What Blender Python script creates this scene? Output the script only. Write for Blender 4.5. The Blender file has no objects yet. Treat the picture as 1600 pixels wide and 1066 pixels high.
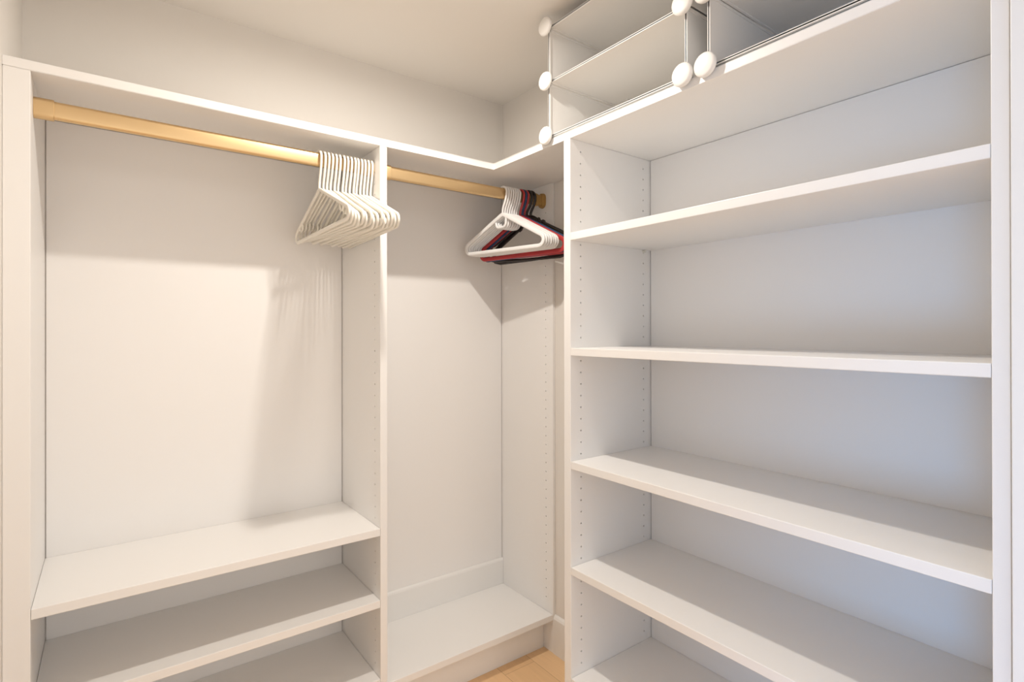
import bpy, bmesh, math, random
from mathutils import Vector, Matrix

random.seed(7)
S = bpy.context.scene
COL = S.collection

# ------------------------------------------------------------------ camera
cam_d = bpy.data.cameras.new('camera')
cam = bpy.data.objects.new('camera', cam_d)
COL.objects.link(cam)
cam_d.sensor_width = 36.0
cam_d.lens = 848.31 / 1600 * 36.0
cam_d.shift_x = -9.9 / 1600
cam_d.shift_y = -18.25 / 1600
cam_d.clip_start = 0.02
yw, pi_, ro = (math.radians(a) for a in (-37.0737, 0.114, -0.0959))
fw = Vector((-math.sin(yw) * math.cos(pi_), math.cos(yw) * math.cos(pi_), math.sin(pi_)))
rt = Vector((math.cos(yw), math.sin(yw), 0))
up = rt.cross(fw)
rt, up = rt * math.cos(ro) + up * math.sin(ro), up * math.cos(ro) - rt * math.sin(ro)
M = Matrix((rt, up, -fw)).transposed().to_4x4()
M.translation = Vector((-1.695, -2.2422, 1.4425))
cam.matrix_world = M
S.camera = cam

# ------------------------------------------------------------------ light
S.view_settings.view_transform = 'Standard'
S.view_settings.look = 'None'
S.view_settings.exposure = 0.0
S.view_settings.gamma = 1.0
S.view_settings.use_curve_mapping = False

w = bpy.data.worlds.new('daylight')
S.world = w
w.use_nodes = True
bg = w.node_tree.nodes['Background']
# the room outside the door: cool daylight from its window side (-x), warm white walls behind the camera (-y)
wn = w.node_tree
tc_w = wn.nodes.new('ShaderNodeTexCoord')
sx = wn.nodes.new('ShaderNodeSeparateXYZ')
mr = wn.nodes.new('ShaderNodeMapRange')
mr.inputs['From Min'].default_value = -0.85
mr.inputs['From Max'].default_value = -0.2
rp = wn.nodes.new('ShaderNodeValToRGB')
rp.color_ramp.elements[0].color = (0.36, 0.46, 0.62, 1)
rp.color_ramp.elements[1].color = (1.0, 0.93, 0.86, 1)
wn.links.new(tc_w.outputs['Generated'], sx.inputs[0])
wn.links.new(sx.outputs['X'], mr.inputs['Value'])
wn.links.new(mr.outputs['Result'], rp.inputs['Fac'])
wn.links.new(rp.outputs['Color'], bg.inputs[0])
bg.inputs[1].default_value = 1.62

ld = bpy.data.lights.new('recessed_downlight', 'AREA')
ld.shape = 'DISK'
ld.size = 0.055
ld.energy = 15
ld.spread = math.radians(174)
ld.color = (1.0, 0.935, 0.85)
lo = bpy.data.objects.new('recessed_downlight', ld)
lo.location = (-0.98, -0.91, 2.580)
COL.objects.link(lo)

# daylight from the window of the room outside the closet door, to the left of the camera
wd = bpy.data.lights.new('window_daylight', 'AREA')
wd.shape = 'RECTANGLE'
wd.size, wd.size_y = 0.8, 0.9
wd.energy = 9.5
wd.spread = math.radians(84)
wd.color = (0.16, 0.50, 1.0)
wo = bpy.data.objects.new('window_daylight', wd)
wo.location = (-3.9, -2.95, 0.55)
wo.rotation_euler = (Vector((0.0, -1.86, 0.30)) - wo.location).to_track_quat('-Z', 'Y').to_euler()
COL.objects.link(wo)

# ------------------------------------------------------------------ helpers
def mat(name, color, rough=0.5, metal=0.0, bump=0.0, bscale=300.0, var=0.0, vscale=3.0):
    m = bpy.data.materials.new(name)
    m.use_nodes = True
    nt = m.node_tree
    b = nt.nodes['Principled BSDF']
    b.inputs['Base Color'].default_value = (*color, 1)
    b.inputs['Roughness'].default_value = rough
    b.inputs['Metallic'].default_value = metal
    tc = nt.nodes.new('ShaderNodeTexCoord')
    if var:
        n = nt.nodes.new('ShaderNodeTexNoise')
        n.inputs['Scale'].default_value = vscale
        n.inputs['Detail'].default_value = 3
        nt.links.new(tc.outputs['Object'], n.inputs['Vector'])
        r = nt.nodes.new('ShaderNodeValToRGB')
        r.color_ramp.elements[0].color = (*[c * (1 - var) for c in color], 1)
        r.color_ramp.elements[1].color = (*[min(1, c * (1 + var)) for c in color], 1)
        nt.links.new(n.outputs['Fac'], r.inputs['Fac'])
        nt.links.new(r.outputs['Color'], b.inputs['Base Color'])
    if bump:
        n2 = nt.nodes.new('ShaderNodeTexNoise')
        n2.inputs['Scale'].default_value = bscale
        nt.links.new(tc.outputs['Object'], n2.inputs['Vector'])
        bp = nt.nodes.new('ShaderNodeBump')
        bp.inputs['Strength'].default_value = bump
        bp.inputs['Distance'].default_value = 0.001
        nt.links.new(n2.outputs['Fac'], bp.inputs['Height'])
        nt.links.new(bp.outputs['Normal'], b.inputs['Normal'])
    return m

M_WALL = mat('wall_paint', (0.80, 0.765, 0.72), 0.75, bump=0.08, bscale=500, var=0.006)
M_CEIL = mat('ceiling_paint', (0.81, 0.775, 0.73), 0.85, bump=0.05, bscale=400, var=0.006)
M_TRIM = mat('trim_paint', (0.86, 0.85, 0.83), 0.38, var=0.004)
M_MEL = mat('white_melamine', (0.89, 0.875, 0.855), 0.36, bump=0.03, bscale=700, var=0.004)
M_BACK = mat('back_panel_melamine', (0.88, 0.865, 0.85), 0.5, bump=0.03, bscale=600, var=0.004)
M_GOLD = mat('champagne_gold', (0.72, 0.52, 0.285), 0.42, metal=0.85, var=0.02, vscale=8)
M_BRONZE = mat('aged_brass', (0.50, 0.31, 0.11), 0.38, metal=0.8, var=0.05, vscale=20)
M_ORG = mat('white_resin', (0.84, 0.82, 0.79), 0.42, var=0.004)
M_ORGC = mat('white_connector_plastic', (0.90, 0.88, 0.85), 0.32)
M_HW = mat('white_hanger_plastic', (0.88, 0.87, 0.86), 0.30)
M_HC = mat('cream_hanger_plastic', (0.90, 0.86, 0.775), 0.34)
M_HR = mat('red_hanger_plastic', (0.50, 0.040, 0.045), 0.35)
M_HB = mat('blue_hanger_plastic', (0.018, 0.060, 0.150), 0.35)
M_HK = mat('black_hanger_plastic', (0.020, 0.014, 0.012), 0.35)
M_PIN = mat('clear_pin', (0.80, 0.80, 0.74), 0.25)

def floor_mat():
    m = bpy.data.materials.new('oak_planks')
    m.use_nodes = True
    nt = m.node_tree
    b = nt.nodes['Principled BSDF']
    b.inputs['Roughness'].default_value = 0.42
    tc = nt.nodes.new('ShaderNodeTexCoord')
    mp = nt.nodes.new('ShaderNodeMapping')
    mp.inputs['Rotation'].default_value = (0, 0, math.radians(90))
    mp.inputs['Location'].default_value = (0.3, 0.06, 0)
    nt.links.new(tc.outputs['Object'], mp.inputs['Vector'])
    br = nt.nodes.new('ShaderNodeTexBrick')
    br.offset = 0.37
    br.inputs['Color1'].default_value = (0.93, 0.64, 0.37, 1)
    br.inputs['Color2'].default_value = (0.83, 0.55, 0.30, 1)
    br.inputs['Mortar'].default_value = (0.58, 0.36, 0.19, 1)
    br.inputs['Scale'].default_value = 1.0
    br.inputs['Mortar Size'].default_value = 0.0012
    br.inputs['Brick Width'].default_value = 1.1
    br.inputs['Row Height'].default_value = 0.155
    nt.links.new(mp.outputs['Vector'], br.inputs['Vector'])
    mp2 = nt.nodes.new('ShaderNodeMapping')
    mp2.inputs['Scale'].default_value = (60, 3, 1)
    nt.links.new(tc.outputs['Object'], mp2.inputs['Vector'])
    n = nt.nodes.new('ShaderNodeTexNoise')
    n.inputs['Scale'].default_value = 1.0
    n.inputs['Detail'].default_value = 6
    n.inputs['Distortion'].default_value = 0.6
    nt.links.new(mp2.outputs['Vector'], n.inputs['Vector'])
    mx = nt.nodes.new('ShaderNodeMix')
    mx.data_type = 'RGBA'
    mx.blend_type = 'MULTIPLY'
    mx.inputs['Factor'].default_value = 0.35
    r = nt.nodes.new('ShaderNodeValToRGB')
    r.color_ramp.elements[0].color = (0.70, 0.66, 0.60, 1)
    r.color_ramp.elements[1].color = (1.15, 1.12, 1.08, 1)
    nt.links.new(n.outputs['Fac'], r.inputs['Fac'])
    nt.links.new(br.outputs['Color'], mx.inputs['A'])
    nt.links.new(r.outputs['Color'], mx.inputs['B'])
    nt.links.new(mx.outputs['Result'], b.inputs['Base Color'])
    return m
M_FLOOR = floor_mat()

def obj(name, bm, material, parent=None):
    me = bpy.data.meshes.new(name)
    bm.normal_update()
    bm.to_mesh(me)
    bm.free()
    me.materials.append(material)
    o = bpy.data.objects.new(name, me)
    COL.objects.link(o)
    if parent is not None:
        o.parent = parent
    return o

def smooth(o, angle=40):
    me = o.data
    for p in me.polygons:
        p.use_smooth = True
    if angle:
        me.set_sharp_from_angle(angle=math.radians(angle))
    return o

def empty(name, label, cat, loc=(0, 0, 0), rz=0.0, group=None):
    o = bpy.data.objects.new(name, None)
    o.empty_display_size = 0.05
    COL.objects.link(o)
    o.location = loc
    o.rotation_euler = (0, 0, rz)
    o['label'] = label
    o['category'] = cat
    if group:
        o['group'] = group
    return o

def add_box(bm, a, b, bev=0.0):
    x0, y0, z0 = (min(a[i], b[i]) for i in range(3))
    x1, y1, z1 = (max(a[i], b[i]) for i in range(3))
    vs = [bm.verts.new(p) for p in ((x0, y0, z0), (x1, y0, z0), (x1, y1, z0), (x0, y1, z0),
                                    (x0, y0, z1), (x1, y0, z1), (x1, y1, z1), (x0, y1, z1))]
    fs = [bm.faces.new([vs[i] for i in q]) for q in ((3, 2, 1, 0), (4, 5, 6, 7), (0, 1, 5, 4),
                                                     (1, 2, 6, 5), (2, 3, 7, 6), (3, 0, 4, 7))]
    if bev:
        es = list({e for f in fs for e in f.edges})
        bmesh.ops.bevel(bm, geom=es, offset=bev, segments=2, affect='EDGES', profile=0.5)
    return bm

def box(name, a, b, material, parent=None, bev=0.0015, off=(0, 0, 0)):
    """a, b in world coordinates; off = world location of the parent empty"""
    bm = bmesh.new()
    add_box(bm, [a[i] - off[i] for i in range(3)], [b[i] - off[i] for i in range(3)], bev)
    return obj(name, bm, material, parent)

def structure(name, a, b, material, bev=0.0):
    o = box(name, a, b, material, bev=bev)
    o['kind'] = 'structure'
    return o

def cylinder_x(bm, c, r, x0, x1, n=12):
    """closed cylinder along x"""
    ra = [bm.verts.new((x0, c[0] + r * math.cos(t), c[1] + r * math.sin(t))) for t in [2 * math.pi * i / n for i in range(n)]]
    rb = [bm.verts.new((x1, c[0] + r * math.cos(t), c[1] + r * math.sin(t))) for t in [2 * math.pi * i / n for i in range(n)]]
    for i in range(n):
        j = (i + 1) % n
        bm.faces.new((ra[i], ra[j], rb[j], rb[i]))
    bm.faces.new(ra[::-1])
    bm.faces.new(rb)

def bore(o, holes, axis, r=0.0032):
    """bore real pin holes: holes = (start, end along axis, u, v)"""
    bm = bmesh.new()
    for (s, e, u, v) in holes:
        n = 8
        def P(t, c):
            du, dv = r * math.cos(t), r * math.sin(t)
            return (c, u + du, v + dv) if axis == 'x' else (u + du, c, v + dv)
        ts = [2 * math.pi * (i + .5) / n for i in range(n)]
        ra = [bm.verts.new(P(t, s)) for t in ts]
        rb = [bm.verts.new(P(t, e)) for t in ts]
        for i in range(n):
            j = (i + 1) % n
            bm.faces.new((ra[i], ra[j], rb[j], rb[i]))
        bm.faces.new(ra[::-1])
        bm.faces.new(rb)
    bmesh.ops.recalc_face_normals(bm, faces=bm.faces)
    me = bpy.data.meshes.new('cut')
    bm.to_mesh(me)
    bm.free()
    c = bpy.data.objects.new('cut', me)
    COL.objects.link(c)
    c.parent = o.parent
    bpy.context.view_layer.update()
    md = o.modifiers.new('holes', 'BOOLEAN')
    md.operation = 'DIFFERENCE'
    md.solver = 'EXACT'
    md.object = c
    dg = bpy.context.evaluated_depsgraph_get()
    new = bpy.data.meshes.new_from_object(o.evaluated_get(dg))
    o.modifiers.clear()
    old = o.data
    o.data = new
    new.name = o.name
    bpy.data.meshes.remove(old)
    bpy.data.objects.remove(c)
    bpy.data.meshes.remove(me)

def fillet(pts, rad, closed=True, n=6):
    """round the corners of a planar (x, z) polyline; rad = one radius per corner"""
    out = []
    N = len(pts)
    for i in range(N):
        p = Vector(pts[i])
        r = rad[i]
        if (not closed and i in (0, N - 1)) or r <= 0:
            out.append(p)
            continue
        a = (Vector(pts[i - 1]) - p)
        b = (Vector(pts[(i + 1) % N]) - p)
        a.normalize()
        b.normalize()
        half = a.angle(b) / 2
        t = r / math.tan(half)
        c = p + (a + b).normalized() * (r / math.sin(half))
        s0, s1 = p + a * t - c, p + b * t - c
        a0 = math.atan2(s0.y, s0.x)
        a1 = math.atan2(s1.y, s1.x)
        d = (a1 - a0 + math.pi) % (2 * math.pi) - math.pi
        for k in range(n + 1):
            q = a0 + d * k / n
            out.append(c + Vector((math.cos(q), math.sin(q))) * r)
    return out

def sweep(bm, path, hw, ht, closed=False, n=10, taper=None, yoff=0.0, sq=1.0):
    """sweep an ellipse (hw in the hanger plane, ht across it) along a planar (x, z) path"""
    N = len(path)
    rings = []
    for i, p in enumerate(path):
        if closed:
            t = path[(i + 1) % N] - path[i - 1]
        else:
            t = path[min(i + 1, N - 1)] - path[max(i - 1, 0)]
        t = t.normalized()
        nn = Vector((-t.y, t.x))
        k = taper(i / (N - 1)) if taper else 1.0
        ring = []
        for j in range(n):
            q = 2 * math.pi * j / n
            cq, sq_ = math.cos(q), math.sin(q)
            cq = math.copysign(abs(cq) ** sq, cq)
            sq_ = math.copysign(abs(sq_) ** sq, sq_)
            v = p + nn * (hw * k * cq)
            ring.append(bm.verts.new((v.x, yoff + ht * (k if k < 1 else 1) * sq_, v.y)))
        rings.append(ring)
    m = N if closed else N - 1
    for i in range(m):
        a, b = rings[i], rings[(i + 1) % N]
        for j in range(n):
            l = (j + 1) % n
            bm.faces.new((a[j], a[l], b[l], b[j]))
    if not closed:
        bm.faces.new(rings[0][::-1])
        bm.faces.new(rings[-1])
    bmesh.ops.recalc_face_normals(bm, faces=bm.faces)
    return bm

ORD = ['first', 'second', 'third', 'fourth', 'fifth', 'sixth', 'seventh', 'eighth', 'ninth', 'tenth',
       'eleventh', 'twelfth', 'thirteenth', 'fourteenth', 'fifteenth', 'sixteenth', 'seventeenth']

# ------------------------------------------------------------------ measures (metres)
ZC = 2.585                    # ceiling
XL, XR = -1.905, 0.0          # left wall, right wall
XW = -0.0964                  # boxed-out corner of the right wall behind the hanging bays
YD = -2.004                   # inner face of the wall with the door
D1, D2 = -0.3996, -0.4277     # fronts of the hanging closet and of the shelving
TK = 0.0263                   # board thickness
ZT = 2.13                     # top of the top shelf
YF, YFB = -0.8617, -0.8281    # left panel of the shelving (inner, outer face)
YE0, YE1 = -1.976, -2.002     # right panel of the shelving

# ------------------------------------------------------------------ the room
structure('floor', (-3.2, -4.2, -0.05), (0.9, 0.12, 0), M_FLOOR)
structure('ceiling', (-2.0, -2.15, ZC), (0.12, 0.12, ZC + 0.1), M_CEIL)
structure('wall_back', (-2.0, 0, 0), (0.12, 0.12, ZC), M_WALL)
structure('wall_left', (-2.0, -2.13, 0), (XL, 0, ZC), M_WALL)
structure('wall_right', (XR, -2.13, 0), (0.12, 0, ZC), M_WALL)
structure('wall_corner', (XW, YFB + 0.0005, 0), (XR, 0, ZC), M_WALL)
bm = bmesh.new()
add_box(bm, (-0.432, YD - 0.126, 0), (XR, YD, ZC))
add_box(bm, (XL, YD - 0.126, 2.36), (-0.432, YD, ZC))
o = obj('wall_front', bm, M_WALL)
o['kind'] = 'structure'
# door jamb lining on the right side of the opening, beside the shelving
bm = bmesh.new()
add_box(bm, (-0.446, YD - 0.136, 0), (-0.432, YD - 0.002, 2.36), 0.002)
add_box(bm, (-0.446, YD - 0.156, 0), (-0.36, YD - 0.127, 2.42), 0.002)
o = obj('trim_1', bm, M_TRIM)
o['kind'] = 'structure'

def base_profile(bm, pts, run0, run1, axis):
    """extrude an (out, z) profile along one axis"""
    ring = []
    for r_ in (run0, run1):
        ring.append([bm.verts.new(((r_, q[0], q[1]) if axis == 'x' else (q[0], r_, q[1]))) for q in pts])
    n = len(pts)
    for i in range(n):
        j = (i + 1) % n
        bm.faces.new((ring[0][i], ring[0][j], ring[1][j], ring[1][i]))
    bm.faces.new(ring[0][::-1])
    bm.faces.new(ring[1])
    bmesh.ops.recalc_face_normals(bm, faces=bm.faces)

bm = bmesh.new()
base_profile(bm, [(XW, 0), (XW - 0.014, 0), (XW - 0.014, 0.155), (XW - 0.010, 0.164), (XW - 0.005, 0.169), (XW, 0.171)], YFB + 0.001, D1 - 0.0005, 'y')
o = obj('baseboard_right', bm, M_TRIM)
o['kind'] = 'structure'

# ------------------------------------------------------------------ hanging closet along the back wall
Z1, Z2, Z3, ZB = 0.7364, 0.4807, 0.2004, 0.173
XA, XD0, XD1, XP = -1.852, -0.9203, -0.8940, -0.1100
ZP = ZT - TK                  # panels end under the top shelf
unit = empty('hanging_closet', 'white built-in hanging closet with two open bays along the back wall', 'closet', (-1.0, D1, 0))
UO = (-1.0, D1, 0)
zs = [0.235 + 0.0405 * i for i in range(45)]
p = box('side_panel', (XA - TK, D1 + 0.0125, 0), (XA, 0, ZP), M_MEL, unit, off=UO)
bore(p, [(XA - 0.012 - UO[0], XA + 0.01 - UO[0], -0.049 - UO[1], z) for z in zs if z > 0.5], 'x')
box('filler_strip', (XL + 0.0003, D1, 0), (XA, D1 + 0.0124, ZP), M_MEL, unit, off=UO)
p = box('divider_panel', (XD0, D1, 0), (XD1, 0, ZP), M_MEL, unit, off=UO)
bore(p, [(XD0 - 0.01 - UO[0], XD0 + 0.010 - UO[0], D1 + 0.049 - UO[1], z) for z in zs
         if min(abs(z - q + 0.013) for q in (Z1, Z2, Z3)) > 0.018], 'x')
p = box('side_panel', (XP, D1, 0), (XW - 0.0003, 0, ZP), M_MEL, unit, off=UO)
bore(p, [(XP - 0.01 - UO[0], XP + 0.008 - UO[0], D1 + 0.049 - UO[1], z) for z in zs if z > 0.26 or abs(z - 0.235) < .01], 'x')
for z in (Z1, Z2, Z3):
    box('shelf', (XA + 0.0006, D1, z - TK), (XD0 - 0.0006, -0.0068, z), M_MEL, unit, off=UO)
box('bottom_shelf', (XD1 + 0.0006, D1, ZB - TK), (XP - 0.0006, -0.0068, ZB), M_MEL, unit, off=UO)
bm = bmesh.new()
base_profile(bm, [(-0.0067, ZB + 0.0003), (-0.0185, ZB + 0.0003), (-0.0185, 0.289), (-0.016, 0.296), (-0.011, 0.300), (-0.0067, 0.301)], XD1 + 0.0006 , XP - 0.0006, 'x')
bmesh.ops.translate(bm, verts=bm.verts, vec=(-UO[0], -UO[1], 0))
obj('back_rail', bm, M_TRIM, unit)
for x0, x1 in ((XA, XD0), (XD1, XP)):
    box('back_panel', (x0 + 0.003, -0.0064, 0.02), (x1 - 0.003, -0.0004, ZP - 0.001), M_BACK, unit, bev=0.0008, off=UO)
for x0, x1, zt in ((XA, XD0, Z3 - TK), (XD1, XP, ZB - TK)):
    box('toe_kick', (x0 + 0.0006, D1 + 0.065, 0), (x1 - 0.0006, D1 + 0.083, zt - 0.0003), M_MEL, unit, off=UO)

# ------------------------------------------------------------------ L-shaped top shelf
pts = [(XL + 0.0005, -0.0005), (XL + 0.0005, D1), (D2, D1), (D2, YE1), (XR - 0.0005, YE1), (XR - 0.0005, YFB - 0.0003), (XW - 0.0005, YFB - 0.0003), (XW - 0.0005, -0.0005)]
bm = bmesh.new()
lo_ = [bm.verts.new((x - D2, y - D1, 0)) for x, y in pts]
hi_ = [bm.verts.new((x - D2, y - D1, TK - 0.0004)) for x, y in pts]
for i in range(len(pts)):
    j = (i + 1) % len(pts)
    bm.faces.new((lo_[i], lo_[j], hi_[j], hi_[i]))
bm.faces.new(lo_[::-1])
bm.faces.new(hi_)
es = [e for e in bm.edges if abs(e.verts[0].co.z - e.verts[1].co.z) < 1e-6]
bmesh.ops.bevel(bm, geom=es, offset=0.0015, segments=2, affect='EDGES')
bmesh.ops.recalc_face_normals(bm, faces=bm.faces)
ts = obj('top_shelf', bm, M_MEL)
ts.location = (D2, D1, ZP + 0.0002)
ts['label'] = 'long white L-shaped top shelf running over the hanging bays and the shelving unit'
ts['category'] = 'shelf'

# ------------------------------------------------------------------ shelving unit on the right wall
R = [1.7782, 1.3818, 0.9921, 0.6287, 0.2476]
SO = (D2, -1.42, 0)
su = empty('shelving_unit', 'tall white open shelving unit with deep shelves along the right wall', 'shelving unit', SO)
p = box('side_panel', (D2, YF, 0), (-0.0004, YFB - 0.0004, ZP), M_MEL, su, off=SO)
hz = [0.283 + 0.0405 * i for i in range(45) if 0.283 + 0.0405 * i < 2.085]
hz = [z for z in hz if min(abs(z - q + 0.013) for q in R) > 0.019]
holes = []
for z in hz:
    holes.append((YF + 0.010 - SO[1], YF - 0.01 - SO[1], D2 + 0.049 - SO[0], z))
    holes.append((YF + 0.010 - SO[1], YF - 0.01 - SO[1], -0.047 - SO[0], z))
bore(p, holes, 'y')
box('side_panel', (D2, YE1, 0), (-0.0004, YE0, ZP), M_MEL, su, off=SO)
box('back_panel', (-0.0064, YE0 + 0.003, 0.02), (-0.0004, YF - 0.003, ZP - 0.001), M_BACK, su, bev=0.0008, off=SO)
for z in R:
    box('shelf', (D2, YE0 + 0.0006, z - TK), (-0.0068, YF - 0.0006, z), M_MEL, su, off=SO)
    if z > 0.3:
        bm = bmesh.new()
        cylinder_x(bm, (0, 0), 0.0055, -0.006, 0.006, 10)
        bmesh.ops.rotate(bm, verts=bm.verts, cent=(0, 0, 0), matrix=Matrix.Rotation(math.pi / 2, 3, 'Z'))
        bmesh.ops.translate(bm, verts=bm.verts, vec=(-0.047 - SO[0], YF - 0.0062 - SO[1], z - TK - 0.0057))
        smooth(obj('shelf_pin', bm, M_PIN, su))
box('toe_kick', (D2 + 0.065, YE0 + 0.0006, 0), (D2 + 0.083, YF - 0.0006, R[-1] - TK - 0.0003), M_MEL, su, off=SO)

# ------------------------------------------------------------------ clothes rods
RY, RZ, RH, RD = -0.332, 2.033, 0.0245, 0.0095

def stadium(hh, hd, n=8):
    out = []
    c = max(hh - hd, 0)
    for k in range(n + 1):
        a = math.pi * k / n
        out.append((hd * math.cos(a), c + hd * math.sin(a)))
    for k in range(n + 1):
        a = math.pi + math.pi * k / n
        out.append((hd * math.cos(a), -c + hd * math.sin(a)))
    return out

def loft_x(bm, secs):
    """secs = (x, half height, half depth)"""
    rings = []
    for x, hh, hd in secs:
        rings.append([bm.verts.new((x, y, z)) for y, z in stadium(hh, hd)])
    n = len(rings[0])
    for a, b in zip(rings, rings[1:]):
        for j in range(n):
            l = (j + 1) % n
            bm.faces.new((a[j], a[l], b[l], b[j]))
    bm.faces.new(rings[0][::-1])
    bm.faces.new(rings[-1])
    bmesh.ops.recalc_face_normals(bm, faces=bm.faces)
    return bm

def rod(label, x0, x1, flared):
    xm = (x0 + x1) / 2
    r = empty('clothes_rod', label, 'clothes rod', (xm, RY, RZ), group=None)
    h = (x1 - x0) / 2
    smooth(obj('rail', loft_x(bmesh.new(), [(-h + 0.008, RH, RD), (h - 0.008, RH, RD)]), M_GOLD, r))
    for s in (-1, 1):
        if flared and s == 1:
            secs = [(h - 0.047, RH + .0035, RD + .0035), (h - 0.044, RH + .005, RD + .005), (h - 0.030, RH + .001, RD + .004),
                    (h - 0.016, RH + .001, RD + .004), (h - 0.012, RH + .008, RD + .010), (h - 0.0004, RH + .010, RD + .013)]
            m = M_BRONZE
        else:
            secs = [(s * (h - 0.042), RH + .0025, RD + .0025), (s * (h - 0.041), RH + .0035, RD + .0035),
                    (s * (h - 0.0015), RH + .0035, RD + .0035), (s * (h - 0.0004), RH + .003, RD + .003)]
            m = M_GOLD
        smooth(obj('end_socket', loft_x(bmesh.new(), secs), m, r), 35)
    return r
rod('long flat gold clothes rod across the left hanging bay', XA, XD0, False)
rod('shorter flat gold clothes rod across the right hanging bay', XD1, XP, True)

# ------------------------------------------------------------------ hangers (origin = where the hook sits on the rod)
def hook_bm(r, apex, hr, ht, wide=1.0):
    zc = hr - r
    path = []
    for k in range(19):
        a = math.radians(200 - k * 206 / 18)
        path.append(Vector((r * math.cos(a), zc + r * math.sin(a))))
    p0 = path[-1]
    p3 = Vector((0, apex + 0.012))
    c1 = p0 + Vector((-0.003, -0.040))
    c2 = p3 + Vector((0, 0.022))
    for k in range(1, 9):
        u = k / 8
        path.append(p0 * (1 - u) ** 3 + c1 * 3 * u * (1 - u) ** 2 + c2 * 3 * u * u * (1 - u) + p3 * u ** 3)
    path.append(Vector((0, apex + 0.002)))
    bm = bmesh.new()
    sweep(bm, path, hr, ht, n=10)
    return bm

def frame_bm(w, apex, bottom, hw, ht, rc, sq=0.7, notch=None):
    path = fillet([(0, apex), (w, bottom), (-w, bottom)], [0.02, rc, rc], n=8)
    bm = bmesh.new()
    sweep(bm, path, hw, ht, closed=True, n=12, sq=sq)
    return bm

def make_hanger(kind):
    t = empty('clothes_hanger', '', 'hanger')
    if kind == 'white':
        m = M_HW
        smooth(obj('hook', hook_bm(0.0235, -0.112, 0.0048, 0.0045), m, t))
        smooth(obj('frame', frame_bm(0.300, -0.112, -0.268, 0.0085, 0.0042, 0.024), m, t), 50)
        bm = bmesh.new()
        pth = fillet([(0.020, -0.123), (0.018, -0.169), (-0.034, -0.169), (-0.040, -0.146)], [0, 0.020, 0.014, 0], closed=False, n=7)
        sweep(bm, pth, 0.0058, 0.0040, n=10)
        smooth(obj('accessory_hook', bm, m, t))
    elif kind == 'cream':
        m = M_HC
        smooth(obj('hook', hook_bm(0.0235, -0.128, 0.0045, 0.0042), m, t))
        smooth(obj('frame', frame_bm(0.318, -0.128, -0.276, 0.0068, 0.0040, 0.021), m, t), 50)
        for s in (-1, 1):
            bm = bmesh.new()
            x = s * 0.185
            zt = -0.128 - 0.148 * 0.185 / 0.318
            pth = fillet([(x - s * 0.012, zt - 0.002), (x - s * 0.010, zt - 0.022), (x + s * 0.012, zt - 0.030), (x + s * 0.016, zt - 0.010)], [0, 0.008, 0.008, 0], closed=False, n=5)
            sweep(bm, pth, 0.0035, 0.0032, n=8)
            smooth(obj('strap_loop', bm, m, t))
    elif kind in ('red', 'blue'):
        m = M_HR if kind == 'red' else M_HB
        smooth(obj('hook', hook_bm(0.0235, -0.112, 0.0052, 0.0050), m, t))
        smooth(obj('frame', frame_bm(0.312, -0.112, -0.283, 0.0095, 0.0048, 0.026), m, t), 50)
    else:
        m = M_HK
        smooth(obj('hook', hook_bm(0.0285, -0.108, 0.0062, 0.0062), m, t))
        # broad moulded shoulders with two strap notches beside the neck, and a thin trouser bar
        path = fillet([(-0.235, -0.262), (-0.214, -0.226), (-0.050, -0.138), (0, -0.106), (0.050, -0.138), (0.214, -0.226), (0.235, -0.262)],
                      [0, 0.02, 0.03, 0.03, 0.03, 0.02, 0], closed=False, n=6)
        fine = []
        for a, b in zip(path, path[1:]):
            k = max(1, int((b - a).length / 0.006))
            fine += [a + (b - a) * (i / k) for i in range(k)]
        fine.append(path[-1])
        N = len(fine)
        def prof(u):
            x = abs(fine[min(N - 1, int(round(u * (N - 1))))].x)
            k = 1.0
            for c in (0.040, 0.066):
                if abs(x - c) < 0.007:
                    k = 1.45
            if x > 0.2:
                k = 0.75
            return k
        bm = bmesh.new()
        sweep(bm, fine, 0.0125, 0.0056, n=12, sq=0.7, taper=prof)
        smooth(obj('shoulders', bm, m, t), 50)
        bm = bmesh.new()
        sweep(bm, [Vector((-0.236, -0.262)), Vector((-0.226, -0.287)), Vector((-0.19, -0.296)), Vector((0, -0.299)), Vector((0.19, -0.296)), Vector((0.226, -0.287)), Vector((0.236, -0.262))], 0.0068, 0.0046, n=10)
        smooth(obj('trouser_bar', bm, m, t))
    return t

def copy_tree(root):
    r = root.copy()
    COL.objects.link(r)
    for ch in list(root.children):
        c = ch.copy()
        COL.objects.link(c)
        c.parent = r
        c.matrix_parent_inverse = ch.matrix_parent_inverse.copy()
    return r

RTOP = RZ + RH + 0.0002
protos = {}
def hang(kind, x, yaw, tilt, label, group):
    if kind in protos:
        h = copy_tree(protos[kind])
    else:
        h = make_hanger(kind)
        protos[kind] = h
    h.location = (x, RY, RTOP)
    # local +x points to the room, swung by yaw; tilt = small swing in the hanger's own plane
    h.rotation_mode = 'XYZ'
    h.rotation_euler = (0, math.radians(tilt), math.radians(yaw - 90))
    h['label'] = label
    if group:
        h['group'] = group
    return h

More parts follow.
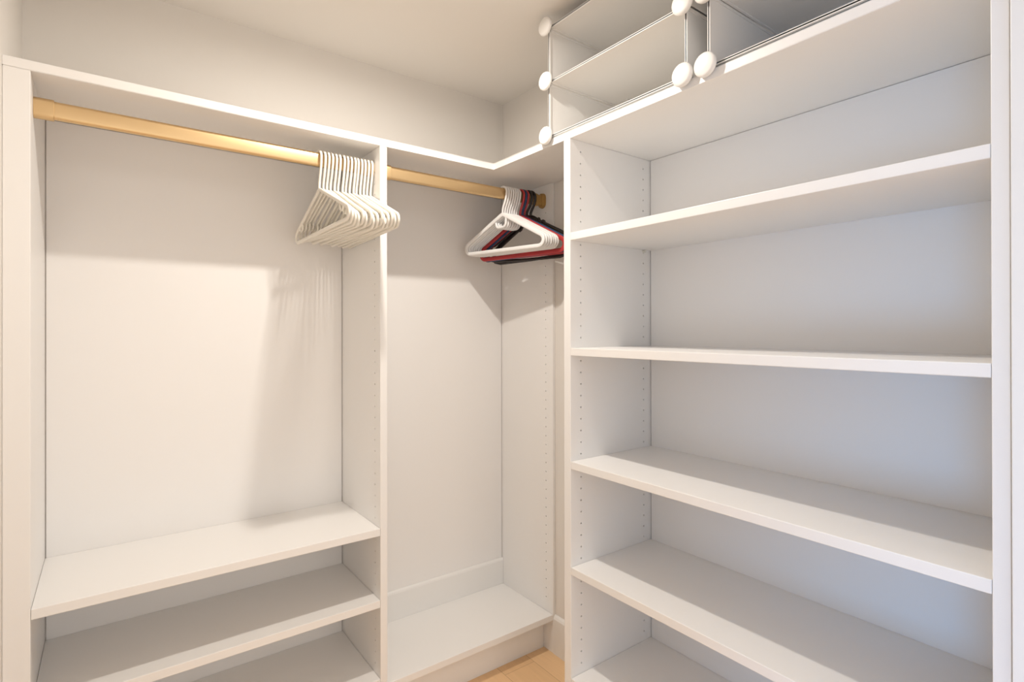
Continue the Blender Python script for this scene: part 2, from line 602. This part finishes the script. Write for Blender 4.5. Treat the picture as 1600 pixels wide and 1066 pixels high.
NC = 15
gaps = [0.0135] * (NC - 1)
gaps[0] = 0.0150
gaps[5] = 0.0152
gaps[9] = 0.0120
gaps[11] = 0.0125
x = -1.114
tl = [-2.4, -0.6, 0.6, 1.4, -0.6, 0.9, -1.0, 1.6, 0.4, -1.6, 0.5, -0.8, -2.2, -0.9, -1.6]
for i in range(NC):
    if i == 0:
        lab = 'leftmost cream plastic hanger, first of the bunch on the long gold rod'
    elif i == NC - 1:
        lab = 'rightmost cream plastic hanger, pushed up beside the closet divider'
    else:
        lab = f'{ORD[i]} cream plastic hanger from the left on the long gold rod'
    hang('cream', x, 3.2 - 4.0 * i / (NC - 1), tl[i], lab, 'cream hangers on the left rod')
    if i < NC - 1:
        x += gaps[i] * 0.97
x = -0.335
for i in range(7):
    lab = ('leftmost white plastic hanger on the short gold rod, in full view' if i == 0 else
           'last white plastic hanger on the short rod, right against the red hanger' if i == 6 else
           f'{ORD[i]} white plastic hanger from the left on the short gold rod')
    hang('white', x, 11.6, [0.4, 0, 0.3, -0.2, 0.2, 0, 0.3][i], lab, 'white hangers on the right rod')
    x += 0.0122
x += 0.0080
hang('red', x, 13.6, -0.5, 'red plastic hanger directly behind the white hangers on the short rod', 'coloured hangers on the right rod')
x += 0.0125
hang('blue', x, 13.6, -1.2, 'dark blue plastic hanger between the two red hangers on the short rod', 'coloured hangers on the right rod')
x += 0.0125
hang('red', x, 13.6, 0.2, 'second red plastic hanger, between the blue and the black hangers', 'coloured hangers on the right rod')
x += 0.0166
hang('black', x, 12.4, 1.6, 'black plastic hanger with broad notched shoulders next to the red hanger', 'coloured hangers on the right rod')
x += 0.0164
hang('black', x, 11.5, -1.4, 'rightmost black plastic hanger, nearest the closet end panel', 'coloured hangers on the right rod')

# ------------------------------------------------------------------ cube organisers on the top shelf
def organizer(label, y0, y1):
    """y0 = far side, y1 = near side (centre lines of the upright panels)"""
    xf, xb = -0.426, -0.075
    zb = ZT + 0.0105
    dz = 0.1965
    ym = (y0 + y1) / 2
    org = empty('cube_organizer', label, 'storage organizer', ((xf + xb) / 2, ym, ZT))
    off = ((xf + xb) / 2, ym, ZT)
    def panel(name, a, b, rim_axis):
        """thin sheet with a thicker rim"""
        bm = bmesh.new()
        a = [a[i] - off[i] for i in range(3)]
        b = [b[i] - off[i] for i in range(3)]
        add_box(bm, a, b)
        rw, rt2 = 0.008, 0.0028
        k = rim_axis
        others = [i for i in range(3) if i != k]
        for u in others:
            v = [i for i in others if i != u][0]
            for side in (0, 1):
                lo3, hi3 = list(a), list(b)
                lo3[k] -= rt2
                hi3[k] += rt2
                if side == 0:
                    hi3[u] = lo3[u] + rw
                else:
                    lo3[u] = hi3[u] - rw
                add_box(bm, lo3, hi3, 0.0012)
        return obj(name, bm, M_ORG, org)
    t = 0.0016
    ins = 0.0047
    for lv in range(3):
        z = zb + lv * dz
        panel('horizontal_panel', (xf, y1 + ins, z - t), (xb, y0 - ins, z + t), 2)
    for y in (y0, y1):
        for lv in range(2):
            z = zb + lv * dz
            panel('side_panel', (xf, y - t, z + ins), (xb, y + t, z + dz - ins), 1)
    for y in (y0, y1):
        for lv in range(3):
            z = zb + lv * dz
            bm = bmesh.new()
            # rounded front cap overhanging the shelf edge, and a grooved hub behind it
            n = 24
            secs = [(0.004, 0.0085), (-0.004, 0.0100), (-0.006, 0.0270), (-0.009, 0.0318), (-0.015, 0.0326), (-0.0195, 0.0300), (-0.0215, 0.0250), (-0.0222, 0.0)]
            rings = []
            for dx, r in secs:
                cx = -0.4295 + dx - off[0]
                if r == 0:
                    rings.append([bm.verts.new((cx, y - off[1], z - off[2]))])
                else:
                    rings.append([bm.verts.new((cx, y - off[1] + r * math.cos(2 * math.pi * i / n), z - off[2] + r * math.sin(2 * math.pi * i / n))) for i in range(n)])
            for ra, rb in zip(rings, rings[1:]):
                for i in range(n):
                    j = (i + 1) % n
                    if len(rb) == 1:
                        bm.faces.new((ra[i], ra[j], rb[0]))
                    else:
                        bm.faces.new((ra[i], ra[j], rb[j], rb[i]))
            bm.faces.new(rings[0][::-1])
            bmesh.ops.recalc_face_normals(bm, faces=bm.faces)
            smooth(obj('connector', bm, M_ORGC, org), 50)
            bm = bmesh.new()
            cylinder_x(bm, (y - off[1], z - off[2]), 0.0098, xb - 0.004 - off[0], xb + 0.012 - off[0], 14)
            smooth(obj('rear_connector', bm, M_ORGC, org), 50)
    return org
organizer('white cube organizer on the far end of the top shelf, near the room corner', -0.748, -1.330)
organizer('white cube organizer on the near end of the top shelf, cut off at the top', -1.401, -1.983)
